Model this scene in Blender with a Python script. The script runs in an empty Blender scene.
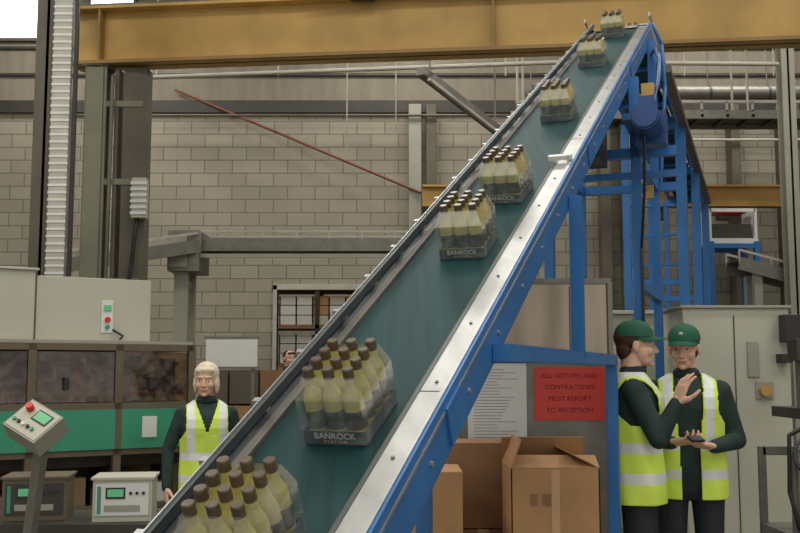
import bpy, math, random
from mathutils import Vector, Matrix
random.seed(4)
scn = bpy.context.scene
try:
    scn.view_settings.view_transform = 'Standard'
except Exception:
    pass

# ------------------------------------------------------------ materials
def lin(c):
    r = []
    for v in c[:3]:
        v /= 255.0
        r.append(v/12.92 if v <= 0.04045 else ((v+0.055)/1.055)**2.4)
    return (r[0], r[1], r[2], 1.0)

def mat(name, col, rough=0.6, metal=0.0, var=0.12, scale=6.0, stretch=(1, 1, 1), emit=0.0, spec=0.5, bump=0.0, trans=0.0):
    m = bpy.data.materials.new(name)
    m.use_nodes = True
    nt = m.node_tree
    b = nt.nodes['Principled BSDF']
    b.inputs['Roughness'].default_value = rough
    b.inputs['Metallic'].default_value = metal
    b.inputs['Specular IOR Level'].default_value = spec
    b.inputs['Transmission Weight'].default_value = trans
    c = lin(col)
    tc = nt.nodes.new('ShaderNodeTexCoord')
    mp = nt.nodes.new('ShaderNodeMapping')
    mp.inputs['Scale'].default_value = stretch
    no = nt.nodes.new('ShaderNodeTexNoise')
    no.inputs['Scale'].default_value = scale
    no.inputs['Detail'].default_value = 4
    cr = nt.nodes.new('ShaderNodeValToRGB')
    cr.color_ramp.elements[0].position = 0.3
    cr.color_ramp.elements[1].position = 0.7
    cr.color_ramp.elements[0].color = tuple(max(0, x*(1-var)) for x in c[:3])+(1,)
    cr.color_ramp.elements[1].color = tuple(min(1, x*(1+var)) for x in c[:3])+(1,)
    nt.links.new(tc.outputs['Object'], mp.inputs['Vector'])
    nt.links.new(mp.outputs['Vector'], no.inputs['Vector'])
    nt.links.new(no.outputs['Fac'], cr.inputs['Fac'])
    nt.links.new(cr.outputs['Color'], b.inputs['Base Color'])
    if bump:
        bp = nt.nodes.new('ShaderNodeBump')
        bp.inputs['Strength'].default_value = bump
        bp.inputs['Distance'].default_value = 0.02
        nt.links.new(no.outputs['Fac'], bp.inputs['Height'])
        nt.links.new(bp.outputs['Normal'], b.inputs['Normal'])
    if emit:
        b.inputs['Emission Color'].default_value = c
        b.inputs['Emission Strength'].default_value = emit
    return m

def film_mat(name, tint, fac, rough=0.15, dif=0.0):
    m = bpy.data.materials.new(name)
    m.use_nodes = True
    nt = m.node_tree
    nt.nodes.remove(nt.nodes['Principled BSDF'])
    out = nt.nodes['Material Output']
    t = nt.nodes.new('ShaderNodeBsdfTransparent')
    t.inputs['Color'].default_value = lin(tint)
    g = nt.nodes.new('ShaderNodeBsdfGlossy')
    g.inputs['Roughness'].default_value = rough
    g.inputs['Color'].default_value = (.9, .9, .88, 1)
    mx = nt.nodes.new('ShaderNodeMixShader')
    mx.inputs[0].default_value = fac
    nt.links.new(t.outputs[0], mx.inputs[1])
    nt.links.new(g.outputs[0], mx.inputs[2])
    d = nt.nodes.new('ShaderNodeBsdfDiffuse')
    d.inputs['Color'].default_value = (.85, .85, .82, 1)
    m2 = nt.nodes.new('ShaderNodeMixShader')
    no = nt.nodes.new('ShaderNodeTexNoise'); no.inputs['Scale'].default_value = 22
    tc = nt.nodes.new('ShaderNodeTexCoord')
    mp = nt.nodes.new('ShaderNodeMapRange')
    mp.inputs['From Min'].default_value = .4; mp.inputs['From Max'].default_value = .7
    mp.inputs['To Min'].default_value = dif*.3; mp.inputs['To Max'].default_value = dif*2.5
    nt.links.new(tc.outputs['Object'], no.inputs['Vector'])
    nt.links.new(no.outputs['Fac'], mp.inputs['Value'])
    nt.links.new(mp.outputs[0], m2.inputs[0])
    nt.links.new(mx.outputs[0], m2.inputs[1])
    nt.links.new(d.outputs[0], m2.inputs[2])
    nt.links.new(m2.outputs[0], out.inputs['Surface'])
    return m

def brick_mat(name, c1, c2, mortar):
    m = mat(name, c1, 0.9)
    nt = m.node_tree
    b = nt.nodes['Principled BSDF']
    tc = nt.nodes.new('ShaderNodeTexCoord')
    sp = nt.nodes.new('ShaderNodeSeparateXYZ')
    cb = nt.nodes.new('ShaderNodeCombineXYZ')
    ad = nt.nodes.new('ShaderNodeMath'); ad.operation = 'ADD'
    br = nt.nodes.new('ShaderNodeTexBrick')
    br.inputs['Color1'].default_value = lin(c1)
    br.inputs['Color2'].default_value = lin(c2)
    br.inputs['Mortar'].default_value = lin(mortar)
    br.inputs['Scale'].default_value = 1.0
    br.inputs['Mortar Size'].default_value = 0.012
    br.inputs['Mortar Smooth'].default_value = 0.6
    br.inputs['Brick Width'].default_value = 0.45
    br.inputs['Row Height'].default_value = 0.215
    nt.links.new(tc.outputs['Object'], sp.inputs[0])
    nt.links.new(sp.outputs['X'], ad.inputs[0])
    nt.links.new(sp.outputs['Y'], ad.inputs[1])
    nt.links.new(ad.outputs[0], cb.inputs['X'])
    nt.links.new(sp.outputs['Z'], cb.inputs['Y'])
    nt.links.new(cb.outputs[0], br.inputs['Vector'])
    no = nt.nodes.new('ShaderNodeTexNoise'); no.inputs['Scale'].default_value = 0.7
    no.inputs['Detail'].default_value = 6
    mx = nt.nodes.new('ShaderNodeMixRGB'); mx.blend_type = 'MULTIPLY'
    mx.inputs[0].default_value = 0.5
    nt.links.new(tc.outputs['Object'], no.inputs['Vector'])
    nt.links.new(br.outputs['Color'], mx.inputs[1])
    nt.links.new(no.outputs['Fac'], mx.inputs[2])
    nt.links.new(mx.outputs[0], b.inputs['Base Color'])
    return m

M_belt = mat('belt_green', (16, 56, 56), 0.6, 0, 0.28, 3.0, (14, 0.5, 1), spec=0.2)
M_steel = mat('stainless_steel', (168, 168, 164), 0.42, 0.75, 0.14, 5, (3, .4, 3))
M_ssheet = mat('stainless_sheet', (138, 126, 110), 0.22, 0.95, 0.3, 2.2, (3, 3, .35))
M_steeld = mat('dull_steel', (122, 119, 110), 0.5, 0.5, 0.15, 8)
M_rail = mat('rail_dark', (78, 82, 82), 0.5, 0.5, 0.15, 8)
M_blue = mat('blue_paint', (40, 104, 166), 0.45, 0, 0.12, 4)
M_blued = mat('blue_motor', (34, 70, 124), 0.4, 0, 0.10, 10)
M_yel = mat('yellow_crane_paint', (178, 144, 80), 0.65, 0, 0.2, 2)
M_yeld = mat('yellow_dark_paint', (140, 110, 60), 0.65, 0, 0.16, 2)  # darker yellow-brown paint for beam stiffeners, lower strip and a machine bar
M_black = mat('black_plastic', (38, 37, 36), 0.5)
M_dark = mat('dark_metal', (62, 57, 51), 0.5, 0.2)
M_brown = mat('brown_frame', (98, 86, 68), 0.5)
M_inner = mat('machine_inner', (124, 104, 78), 0.6, 0.1, .3, 6)  # brown lightened in place of a light inside the machine
M_beige = mat('beige_enamel', (182, 180, 162), 0.5, 0, 0.06, 2)
M_beiged = mat('beige_grey', (152, 150, 135), 0.5, 0, 0.06, 2)
M_white = mat('white_paint', (214, 214, 208), 0.5, 0, 0.04)
M_green = mat('green_panel', (56, 140, 108), 0.45, 0, 0.1, 3)
M_lcd = mat('green_lcd', (90, 170, 120), 0.3, emit=0.25)
M_red = mat('red_plastic', (200, 40, 30), 0.4)
M_sign = mat('red_sign', (196, 56, 44), 0.5, 0, 0.04, 3)
M_paper = mat('white_paper', (205, 205, 200), 0.7, 0, 0.03, 3)
M_ink = mat('ink', (120, 122, 126), 0.8)
M_inkd = mat('ink_dark', (110, 22, 24), 0.8)
M_card = mat('cardboard', (172, 130, 88), 0.85, 0, 0.12, 4)
M_cardd = mat('cardboard_dark', (138, 104, 72), 0.85, 0, 0.12, 4)
M_tape = mat('parcel_tape', (186, 150, 108), 0.4)
M_wall = brick_mat('blockwork', (178, 170, 150), (166, 158, 139), (126, 119, 104))
M_clad = mat('wall_cladding', (130, 122, 106), 0.85, 0, 0.15, 1.0, (6, 1, 1))
M_floor = mat('concrete_floor', (112, 108, 100), 0.55, 0, 0.2, 1.2)
M_ceil = mat('roof_sheet', (160, 156, 145), 0.8, 0, 0.1, 1)
M_col = mat('column_grey_green', (118, 117, 96), 0.6, 0, 0.15, 3)
M_cold = mat('column_dark', (94, 87, 73), 0.6, 0, 0.15, 3)
M_pipe = mat('pipe_white', (176, 171, 157), 0.5)
M_rust = mat('rust_pipe', (122, 72, 58), 0.7)
M_day = mat('daylight_glass', (235, 242, 250), 0.4, emit=3.5)
M_glassb = mat('wine_glass', (226, 216, 138), 0.08, 0, 0.08, 30, trans=.35)
M_cap = mat('bottle_cap', (98, 84, 66), 0.35, 0.3, .2, 40)
M_label = mat('bottle_label', (84, 76, 70), 0.6, 0, 0.5, 60)
M_labell = mat('bottle_label_light', (206, 198, 172), 0.6)
M_tray = mat('tray_print', (76, 78, 84), 0.5, 0, 0.4, 40)
M_film = film_mat('shrink_film', (244, 244, 240), 0.20, 0.14, .06)
M_tint = film_mat('tinted_guard', (204, 176, 142), 0.06, 0.12, .03)
M_skin = mat('skin', (222, 178, 152), 0.6, 0, 0.05, 12)
M_lip = mat('lips', (186, 120, 106), 0.5)
M_eyew = mat('eye_white', (225, 220, 212), 0.3)
M_iris = mat('iris', (50, 42, 36), 0.2)
M_vest = mat('hivis_yellow', (208, 232, 88), 0.6, 0, 0.08, 6, emit=0.05, bump=.4)
M_refl = mat('reflective_tape', (226, 228, 226), 0.35, 0, 0.03)
M_jump = mat('dark_green_sweater', (36, 54, 50), 0.85, 0, 0.2, 9, bump=.8)
M_trou = mat('dark_trousers', (42, 44, 50), 0.85, 0, 0.12, 10, bump=.6)
M_capg = mat('green_cap', (30, 90, 66), 0.8, 0, 0.1, 20)
M_hairb = mat('brown_hair', (70, 50, 34), 0.8, 0, 0.3, 60)
M_hairw = mat('blonde_hair_net', (212, 198, 170), 0.8, 0, 0.2, 60)
M_shoe = mat('shoe', (28, 26, 25), 0.4)
M_text = mat('white_print', (220, 218, 210), 0.6)

# ------------------------------------------------------------ mesh builder
class MB:
    def __init__(s):
        s.v = []; s.f = []; s.m = []; s.sm = []; s.mats = []
    def mi(s, m):
        if m not in s.mats: s.mats.append(m)
        return s.mats.index(m)
    def add(s, vs, fs, m, smooth=False, M=None):
        o = len(s.v)
        if M is not None: vs = [M @ Vector(v) for v in vs]
        s.v += [tuple(v) for v in vs]
        i = s.mi(m)
        for f in fs:
            s.f.append([o+k for k in f]); s.m.append(i); s.sm.append(smooth)
    def box(s, x0, x1, y0, y1, z0, z1, m, M=None):
        vs = [(x0,y0,z0),(x1,y0,z0),(x1,y1,z0),(x0,y1,z0),(x0,y0,z1),(x1,y0,z1),(x1,y1,z1),(x0,y1,z1)]
        s.add(vs, [(0,3,2,1),(4,5,6,7),(0,1,5,4),(1,2,6,5),(2,3,7,6),(3,0,4,7)], m, False, M)
    def frame(s, p, q, up=(0,0,1)):
        p = Vector(p); q = Vector(q); z = (q-p).normalized(); u = Vector(up)
        if abs(z.dot(u)) > 0.98: u = Vector((0,1,0))
        x = u.cross(z).normalized(); y = z.cross(x)
        M = Matrix((x, y, z)).transposed().to_4x4(); M.translation = p
        return M, (q-p).length
    def beam(s, p, q, w, h, m, up=(0,0,1)):
        M, L = s.frame(p, q, up)
        s.box(-w/2, w/2, -h/2, h/2, 0, L, m, M)
    def ibeam(s, p, q, W, H, t, m, up=(0,0,1)):
        M, L = s.frame(p, q, up)
        s.box(-t/2, t/2, -H/2, H/2, 0, L, m, M)
        s.box(-W/2, W/2, H/2-t, H/2, 0, L, m, M)
        s.box(-W/2, W/2, -H/2, -H/2+t, 0, L, m, M)
    def lathe(s, prof, ms, M, n=16, smooth=True):
        vs = []
        for r, z in prof:
            for k in range(n):
                a = 2*math.pi*k/n
                vs.append((r*math.cos(a), r*math.sin(a), z))
        for i in range(len(prof)-1):
            fs = []
            for k in range(n):
                k2 = (k+1) % n
                fs.append((k, k2, n+k2, n+k))
            s.add(vs[i*n:(i+2)*n], fs, ms[i] if isinstance(ms, list) else ms, smooth, M)
    def cyl(s, p, q, r, m, r2=None, n=14):
        M, L = s.frame(p, q)
        r2 = r if r2 is None else r2
        s.lathe([(0.0001,0),(r,0)], m, M, n, False)
        s.lathe([(r,0),(r2,L)], m, M, n, True)
        s.lathe([(r2,L),(0.0001,L)], m, M, n, False)
    def tube(s, pts, r, m, n=8):
        for a, b in zip(pts[:-1], pts[1:]):
            s.capsule(a, b, r, r, m, n, 2)
    def capsule(s, p, q, r1, r2, m, n=14, k=5):
        p = Vector(p); q = Vector(q)
        if (q-p).length < 1e-5: q = p+Vector((0,0,1e-4))
        M, L = s.frame(p, q)
        prof = []
        for i in range(k+1):
            t = -math.pi/2+math.pi/2*i/k
            prof.append((max(r1*math.cos(t), 1e-5), r1*math.sin(t)))
        for i in range(k+1):
            t = math.pi/2*i/k
            prof.append((max(r2*math.cos(t), 1e-5), L+r2*math.sin(t)))
        s.closed(prof, m, M, n)
    def closed(s, prof, m, M, n, sx=1, sy=1):
        vs = []
        for r, z in prof:
            for k in range(n):
                a = 2*math.pi*k/n
                vs.append((r*math.cos(a)*sx, r*math.sin(a)*sy, z))
        fs = []
        for i in range(len(prof)-1):
            for k in range(n):
                k2 = (k+1) % n
                fs.append((i*n+k, i*n+k2, (i+1)*n+k2, (i+1)*n+k))
        fs.append(tuple(reversed(range(n))))
        o = (len(prof)-1)*n
        fs.append(tuple(range(o, o+n)))
        s.add(vs, fs, m, True, M)
    def ell(s, c, r, m, n=20, rot=None):
        k = 10
        prof = []
        for i in range(k+1):
            t = -math.pi/2+math.pi*i/k
            prof.append((max(math.cos(t), 1e-4), math.sin(t)))
        M = Matrix.Translation(c) @ (rot.to_4x4() if rot else Matrix()) @ Matrix.Diagonal((r[0], r[1], r[2], 1))
        s.closed(prof, m, M, n)
    def loft(s, rings, m, n=28):
        vs = []; fs = []
        for z, cy, rx, ry in rings:
            for k in range(n):
                a = 2*math.pi*k/n
                ca, sa = math.cos(a), math.sin(a)
                e = 0.85
                vs.append((rx*math.copysign(abs(ca)**e, ca), cy+ry*math.copysign(abs(sa)**e, sa), z))
        for i in range(len(rings)-1):
            for k in range(n):
                k2 = (k+1) % n
                fs.append((i*n+k, i*n+k2, (i+1)*n+k2, (i+1)*n+k))
        fs.append(tuple(reversed(range(n))))
        o = (len(rings)-1)*n
        fs.append(tuple(range(o, o+n)))
        s.add(vs, fs, m, True)
    def mesh(s, name):
        me = bpy.data.meshes.new(name)
        me.from_pydata(s.v, [], s.f)
        for m in s.mats: me.materials.append(m)
        me.polygons.foreach_set('material_index', s.m)
        me.polygons.foreach_set('use_smooth', s.sm)
        me.update()
        return me
    def build(s, name, M=None, bevel=0, parent=None):
        return put(s.mesh(name), name, M, bevel, parent)

def put(me, name, M=None, bevel=0, parent=None):
    ob = bpy.data.objects.new(name, me)
    scn.collection.objects.link(ob)
    if parent: ob.parent = parent
    if M is not None: ob.matrix_basis = M
    if bevel:
        b = ob.modifiers.new('bevel', 'BEVEL'); b.width = bevel; b.segments = 2
        b.limit_method = 'ANGLE'; b.angle_limit = math.radians(50)
    return ob

def text(name, body, size, M, m, parent=None, align='CENTER'):
    cu = bpy.data.curves.new(name, 'FONT')
    cu.body = body; cu.size = size; cu.align_x = align; cu.align_y = 'CENTER'
    cu.extrude = 0.0004
    cu.materials.append(m)
    ob = bpy.data.objects.new(name, cu)
    scn.collection.objects.link(ob)
    if parent: ob.parent = parent
    ob.matrix_basis = M
    return ob

T = Matrix.Translation
def R(a, ax): return Matrix.Rotation(math.radians(a), 4, ax)

# ------------------------------------------------------------ room shell
b = MB(); b.box(-9, 10, -3, 21, -0.1, 0, M_floor); b.build('floor')
b = MB(); b.box(-9, 10, -3, 21, 8.2, 8.35, M_ceil)
for y in (1, 4, 7, 10.5, 13, 15.5):
    b.ibeam((-9, y, 8.05), (10, y, 8.05), .14, .28, .02, M_cold)
b.build('ceiling')
YW = 16.0
b = MB()
b.box(-9, -1.97, YW, YW+.2, 0, 5.85, M_wall)
b.box(-.64, 10, YW, YW+.2, 0, 5.85, M_wall)
b.box(-1.97, -.64, YW, YW+.2, 2.83, 5.85, M_wall)
b.box(-9, 10, YW+.02, YW+.2, 5.85, 8.2, M_clad)
b.box(-9, 10, YW-.08, YW+.02, 5.72, 5.92, M_dark)
for z in (6.35, 6.8):
    b.box(-9, 10, YW-.03, YW+.02, z, z+.04, M_dark)
b.build('wall_back')
b = MB(); b.box(-9.2, -9, -3, 21, 0, 8.2, M_wall); b.build('wall_left')
b = MB(); b.box(10, 10.2, -3, 21, 0, 8.2, M_wall); b.build('wall_right')
b = MB(); b.box(-9, 10, 21, 21.2, 0, 8.2, M_clad); b.build('wall_store')
for i, (x0, x1, z0) in enumerate([(-7.6, -5.85, 6.98), (-5.1, -4.4, 7.38), (-2.7, -.3, 7.40)]):
    b = MB()
    b.box(x0, x1, YW-.01, YW+.01, z0, 8.0, M_day)
    b.box(x0-.05, x1+.05, YW-.05, YW+.015, z0-.05, z0, M_cold)
    b.box(x0-.05, x0, YW-.05, YW+.015, z0, 8.0, M_cold)
    b.box(x1, x1+.05, YW-.05, YW+.015, z0, 8.0, M_cold)
    b.build('window_%d' % (i+1))
b = MB()
for x in (-2.03, -.64): b.box(x, x+.06, YW-.05, YW+.22, 0, 2.9, M_pipe)
b.box(-2.03, -.58, YW-.05, YW+.22, 2.83, 2.92, M_pipe)
b.build('trim_1')
b = MB()
for x, w, m in ((.14, .2, M_beiged), (.42, .16, M_cold), (3.2, .16, M_cold), (3.55, .16, M_beiged), (5.3, .14, M_cold), (-5.6, .3, M_col), (6.1, .3, M_cold), (7.2, .3, M_cold)):
    b.box(x, x+w, YW-.3, YW-.005, 0, 5.8, m)
b.build('wall_pilasters', bevel=.005)

b = MB()
for x in (-2.9, -1.55, -.2):
    for y in (18.2, 19.2):
        b.box(x, x+.08, y, y+.08, 0, 3.6, M_dark)
for z in (.12, .9, 1.6, 2.3, 3.0):
    b.box(-2.9, -.12, 18.2, 19.28, z, z+.07, M_cardd)
    x = -2.78
    while x < -.5:
        for k in range(3):
            if random.random() < .95:
                mm = random.choice([M_white, M_paper, M_white, M_paper, M_beige, M_card])
                b.box(x, x+.27, 18.25, 19.1, z+.075+k*.18, z+.075+k*.18+.165, mm)
        x += .3
b.build('storage_rack')

# ------------------------------------------------------------ conveyor
TH = 26.9
tanT = math.tan(math.radians(TH))
RZ = R(-19.8, 'Z')
MI = RZ @ T((0, .517, .532)) @ R(TH, 'X')
def zb(a): return .532+tanT*(a-.517)
SL, SR = -1.134, -.820
QT = 8.13
b = MB()
b.box(SL, SR, .2, QT, -.006, 0, M_belt)
b.box(SL, SR, .2, QT, -.085, -.080, M_belt)
b.box(SL-.02, SR+.02, .22, QT, -.02, -.008, M_steeld)
for q in (.2, QT):
    b.cyl((SL, q, -.043), (SR, q, -.043), .042, M_belt, n=20)
    b.cyl((SL-.05, q, -.043), (SR+.05, q, -.043), .02, M_steeld)
b.box(-1.226, -1.218, .1, QT+.05, -.112, .012, M_blue)
b.box(-1.226, -1.19, .1, QT+.05, .012, .02, M_steel)
b.box(-1.19, -1.16, .1, QT+.05, -.02, .004, M_rail)
b.box(-1.16, SL-.002, .1, QT+.05, -.02, .012, M_steeld)
b.box(-1.172, -1.160, .1, QT+.05, .038, .062, M_rail)
b.box(-1.176, -1.172, .1, QT+.05, .034, .066, M_steel)
q = .3
while q < QT:
    b.box(-1.21, -1.172, q, q+.02, .018, .05, M_steel)
    b.cyl((-1.2, q+.01, .018), (-1.2, q+.01, .036), .011, M_steel, n=8)
    q += .28
b.box(SR+.002, -.806, .1, QT+.05, -.02, .018, M_rail)
b.box(-.806, -.735, .1, QT+.05, .006, .016, M_steel)
b.box(-.748, -.735, .1, QT+.05, .016, .026, M_steel)
b.box(-.735, -.727, .1, QT+.05, -.112, .022, M_blue)
b.box(-.77, -.727, .1, QT+.05, -.117, -.110, M_blue)
b.box(-.727, -.724, .1, QT+.05, -.012, -.004, M_steel)
q = .35
while q < QT:
    b.cyl((-.775, q, .016), (-.775, q, .020), .005, M_steeld, n=8)
    b.cyl((-.727, q+.1, -.06), (-.721, q+.1, -.06), .008, M_steel, n=8)
    q += .36
for q in (2.1, 4.6, 6.6):
    b.box(-.807, -.733, q, q+.004, .016, .0168, M_rail)
    b.box(-.727, -.719, q-.06, q+.06, -.10, .0, M_blue)
b.box(-.84, -.74, 4.18, 4.21, .03, .05, M_white)
b.box(-.76, -.75, 4.18, 4.21, .016, .05, M_white)
for q in [0.6+i*.9 for i in range(9)]:
    b.box(-1.218, -.735, q, q+.05, -.11, -.09, M_blue)
inc = b

h = MB()
a0 = 7.74; A1 = 15.3; z0 = 4.21
h.box(SL, SR, a0, A1, z0-.006, z0, M_belt)
h.box(SL, SR, a0, A1, z0-.105, z0-.1, M_belt)
h.box(-1.226, -1.216, a0, A1, z0-.14, z0+.02, M_blue)
h.box(-.738, -.727, a0, A1, z0-.14, z0+.02, M_blue)
h.box(-.806, -.727, a0, A1, z0+.012, z0+.022, M_steel)
h.box(-1.226, -1.16, a0, A1, z0+.012, z0+.022, M_steel)
h.box(-.735, -.722, a0, A1, z0+.08, z0+.11, M_steel)
h.box(-1.232, -1.219, a0, A1, z0+.08, z0+.11, M_steel)
a = a0+.1
while a < A1:
    h.box(-.74, -.735, a, a+.03, z0, z0+.09, M_steel)
    h.box(-1.219, -1.214, a, a+.03, z0, z0+.09, M_steel)
    h.box(-1.216, -.738, a, a+.05, z0-.14, z0-.11, M_blue)
    a += .6
h.box(-.70, -.62, 8.3, A1, z0-.22, z0-.16, M_brown)
def post(s_, a_, z0_, z1_, ww=.05, m=M_blue):
    h.box(s_-ww/2, s_+ww/2, a_-ww/2, a_+ww/2, z0_, z1_, m)
def foot(s_, a_):
    h.box(s_-.07, s_+.07, a_-.07, a_+.07, 0, .012, M_blue)
h.box(-.725, -.675, 2.80, 5.07, 1.575, 1.625, M_blue)
post(-.70, 5.045, 0, 1.6); foot(-.70, 5.045)
post(-.70, 4.09, 1.6, zb(4.09)-.08)
post(-1.20, 3.6, 0, zb(3.6)-.1); foot(-1.20, 3.6)
h.box(-1.20, -.70, 3.58, 3.62, 1.575, 1.625, M_blue)
for s_ in (-.70, -1.22):
    post(s_, 1.25, 0, zb(1.25)-.08); foot(s_, 1.25)
h.box(-1.22, -.70, 1.225, 1.275, .4, .45, M_blue)
for s_ in (-.70, -1.25):
    for a_ in (6.3, 7.55):
        post(s_, a_, 0, zb(a_)-.08, .06); foot(s_, a_)
    h.box(s_-.025, s_+.025, 6.3, 7.55, 2.87, 2.93, M_blue)
h.box(-.725, -.675, 6.3, 7.55, 2.05, 2.1, M_blue)
h.beam((-.70, 6.3, 2.95), (-.70, 7.5, 3.6), .035, .035, M_blue)
h.box(-1.28, -.45, 6.27, 6.33, 2.87, 2.93, M_blue)
h.box(-1.28, -.45, 6.28, 6.32, 2.74, 2.78, M_blue)
h.box(-1.28, -.55, 7.52, 7.58, 2.87, 2.93, M_blue)
for a_ in (10.35, 12.8, 15.1):
    for s_ in (-.70, -1.25):
        post(s_, a_, 0, z0-.14, .10 if s_ > -1 else .07); foot(s_, a_)
    h.box(-1.25, -.70, a_-.04, a_+.04, z0-.22, z0-.14, M_blue)
    h.box(-1.25, -.70, a_-.03, a_+.03, 2.4, 2.46, M_blue)
for z in (2.6, 2.9, 3.2, 3.5):
    h.box(-1.25, -.70, 10.33, 10.37, z, z+.025, M_blue)
mz = 3.0
h.cyl((-.58, 5.72, mz), (-.58, 6.05, mz), .072, M_blued, n=20)
for k in range(7):
    h.cyl((-.58, 5.74+k*.042, mz), (-.58, 5.752+k*.042, mz), .082, M_blued, n=20)
h.box(-.67, -.49, 6.05, 6.2, mz-.10, mz+.10, M_blued)
h.box(-.62, -.54, 5.8, 5.92, mz+.06, mz+.13, M_blued)
h.box(-.73, -.60, 5.9, 6.3, mz+.02, mz+.06, M_blue)
h.box(-1.08, -.86, 5.85, 6.2, 2.80, 3.02, M_dark)
h.box(-1.06, -.88, 5.9, 6.15, 3.02, 3.06, M_black)
for s_ in (-1.05, -.89): h.box(s_-.01, s_+.01, 5.98, 6.02, 3.0, zb(6)-.08, M_blue)
h.box(-.66, -.58, 6.35, 6.43, 3.28, 3.36, M_yel)
h.box(-.72, -.60, 6.37, 6.40, 3.2, 3.3, M_yel)
h.box(-.64, -.60, 6.33, 6.37, 2.62, 2.70, M_yel)
h.tube([(-.60, 6.2, 3.08), (-.56, 6.45, 3.4), (-.58, 6.8, 3.65), (-.64, 7.2, 3.85), (-.7, 7.5, 3.9)], .012, M_blued)
h.tube([(-.70, 7.7, 4.2), (-.64, 7.75, 4.05), (-.62, 7.7, 3.7), (-.64, 7.6, 3.3), (-.66, 7.55, 2.9)], .014, M_blue)
h.tube([(-.60, 5.9, 2.93), (-.62, 6.0, 2.6), (-.67, 6.25, 2.3), (-.67, 6.28, 1.2)], .009, M_black)
o = len(inc.v)
inc.v = [tuple(MI @ Vector(v)) for v in inc.v] + [tuple(RZ @ Vector(v)) for v in h.v]
mp = [inc.mi(m) for m in h.mats]
inc.f += [[o+k for k in f] for f in h.f]
inc.m += [mp[i] for i in h.m]
inc.sm += h.sm
inc.build('inclined_belt_conveyor')

# ------------------------------------------------------------ bottle packs
def bottle(mb, x, y, rnd):
    prof = [(.0001, .003), (.021, .003), (.0242, .007), (.0242, .038), (.0246, .038), (.0246, .084), (.0242, .084), (.0242, .108), (.022, .121),
            (.0165, .134), (.0125, .145), (.0112, .162), (.0135, .162), (.0135, .184), (.012, .187), (.0001, .187)]
    ms = [M_glassb]*3+[M_labell, M_label, M_labell]+[M_glassb]*5+[M_cap]*4
    mb.lathe(prof, ms, T((x, y, 0)) @ R(rnd, 'Z'), 18)
pk = MB()
P = .0505
for i in range(3):
    for j in range(4):
        bottle(pk, (i-1)*P, .027+j*P, random.random()*90)
W2 = .078; LY = .206
pk.box(-W2, W2, 0, LY, 0.0005, .003, M_tray)
for (x0, x1, y0, y1) in ((-W2, W2, -.002, 0), (-W2, W2, LY, LY+.002), (-W2-.002, -W2, 0, LY), (W2, W2+.002, 0, LY)):
    pk.box(x0, x1, y0, y1, .0005, .036, M_tray)
e = .0035
pts0 = [(-W2-e, -e-.002), (W2+e, -e-.002), (W2+e, LY+e+.002), (-W2-e, LY+e+.002)]
pts1 = [(-W2+.002, .003), (W2-.002, .003), (W2-.002, LY-.003), (-W2+.002, LY-.003)]
vs = [(x, y, .006) for x, y in pts0]+[(x, y, .118) for x, y in pts0]+[(x*.86, (y-.103)*.9+.103, .168) for x, y in pts1]
fs = []
for l in (0, 4):
    for k in range(4):
        k2 = (k+1) % 4
        fs.append((l+k, l+k2, l+4+k2, l+4+k))
pk.add(vs, fs, M_film)
pkm = pk.mesh('bottle_pack')
packs = [(1.32, -.952, 2), (1.865, -.942, -1), (3.085, -.948, 1), (3.69, -.943, -2), (5.07, -.955, 1), (6.56, -.975, -1), (7.72, -.97, 2)]
for i, (q, s_, rz) in enumerate(packs):
    ob = put(pkm, 'bottle_pack', MI @ T((s_, q, 0)) @ R(rz, 'Z'))
    if i < 4:
        text('tray_lettering', 'BANROCK', .022, T((0, -.0032, .024)) @ R(90, 'X'), M_text, ob)
        text('tray_lettering_small', 'S T A T I O N', .010, T((0, -.0032, .009)) @ R(90, 'X'), M_text, ob)
for a_ in (8.15, 9.3, 11.2):
    put(pkm, 'bottle_pack', RZ @ T((-.93, a_, z0)))

# ------------------------------------------------------------ crane beam and columns
b = MB()
p0 = Vector((-3.35, 10.05, 4.95)); p1 = Vector((6.2, 9.0, 4.95))
b.ibeam(p0, p1, .30, .60, .03, M_yel)
dv = (p1-p0).normalized()
for k in range(3):
    c = p0+dv*(.3+k*4)
    b.box(-.012, .012, -.14, .14, -.27, .27, M_yeld, T(c) @ R(-6.3, 'Z'))
b.beam(p0+Vector((0, 0, .33)), p1+Vector((0, 0, .33)), .08, .06, M_cold)
b.beam(p0+Vector((0, -.17, -.30)), p1+Vector((0, -.17, -.30)), .03, .035, M_yeld)
c = p0+dv*3.0
b.box(-.12, .12, -.2, -.1, .24, .42, M_dark, T(c))
b.box(-.5, .9, -.2, -.16, .28, .31, M_dark, T(c))
b.build('overhead_crane_beam')
def hcol(name, x, y, z1, W, H, m, extra=None):
    b = MB()
    b.ibeam((x, y, 0), (x, y, z1), W, H, .025, m, up=(0, 1, 0))
    b.box(x-W*.8, x+W*.8, y-H*.8, y+H*.8, 0, .02, m)
    b.box(x-W*.6, x+W*.6, y-H*.6, y+H*.6, z1-.02, z1, m)
    if extra: extra(b)
    return b.build(name)
def ex(b):
    b.box(-3.17, -3.0, 9.86, 9.88, .1, 4.6, M_col)
    b.box(-2.89, -2.85, 9.9, 10.1, 0, 4.6, M_cold)
    for z in (1.2, 2.4, 3.4, 4.2):
        b.box(-3.0, -2.6, 9.89, 9.92, z, z+.06, M_col)
    b.box(-2.80, -2.56, 9.9, 10.1, 0, 4.6, M_cold)
    b.box(-2.66, -2.52, 9.78, 9.9, 3.05, 3.45, M_pipe)
    for k in range(6): b.box(-2.67, -2.51, 9.77, 9.79, 3.08+k*.06, 3.11+k*.06, M_white)
    b.tube([(-2.62, 9.85, 3.05), (-2.66, 9.85, 2.6), (-2.72, 9.88, 2.2)], .02, M_black)
    b.tube([(-2.9, 9.85, 4.5), (-2.92, 9.85, .5)], .02, M_cold)
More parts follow.
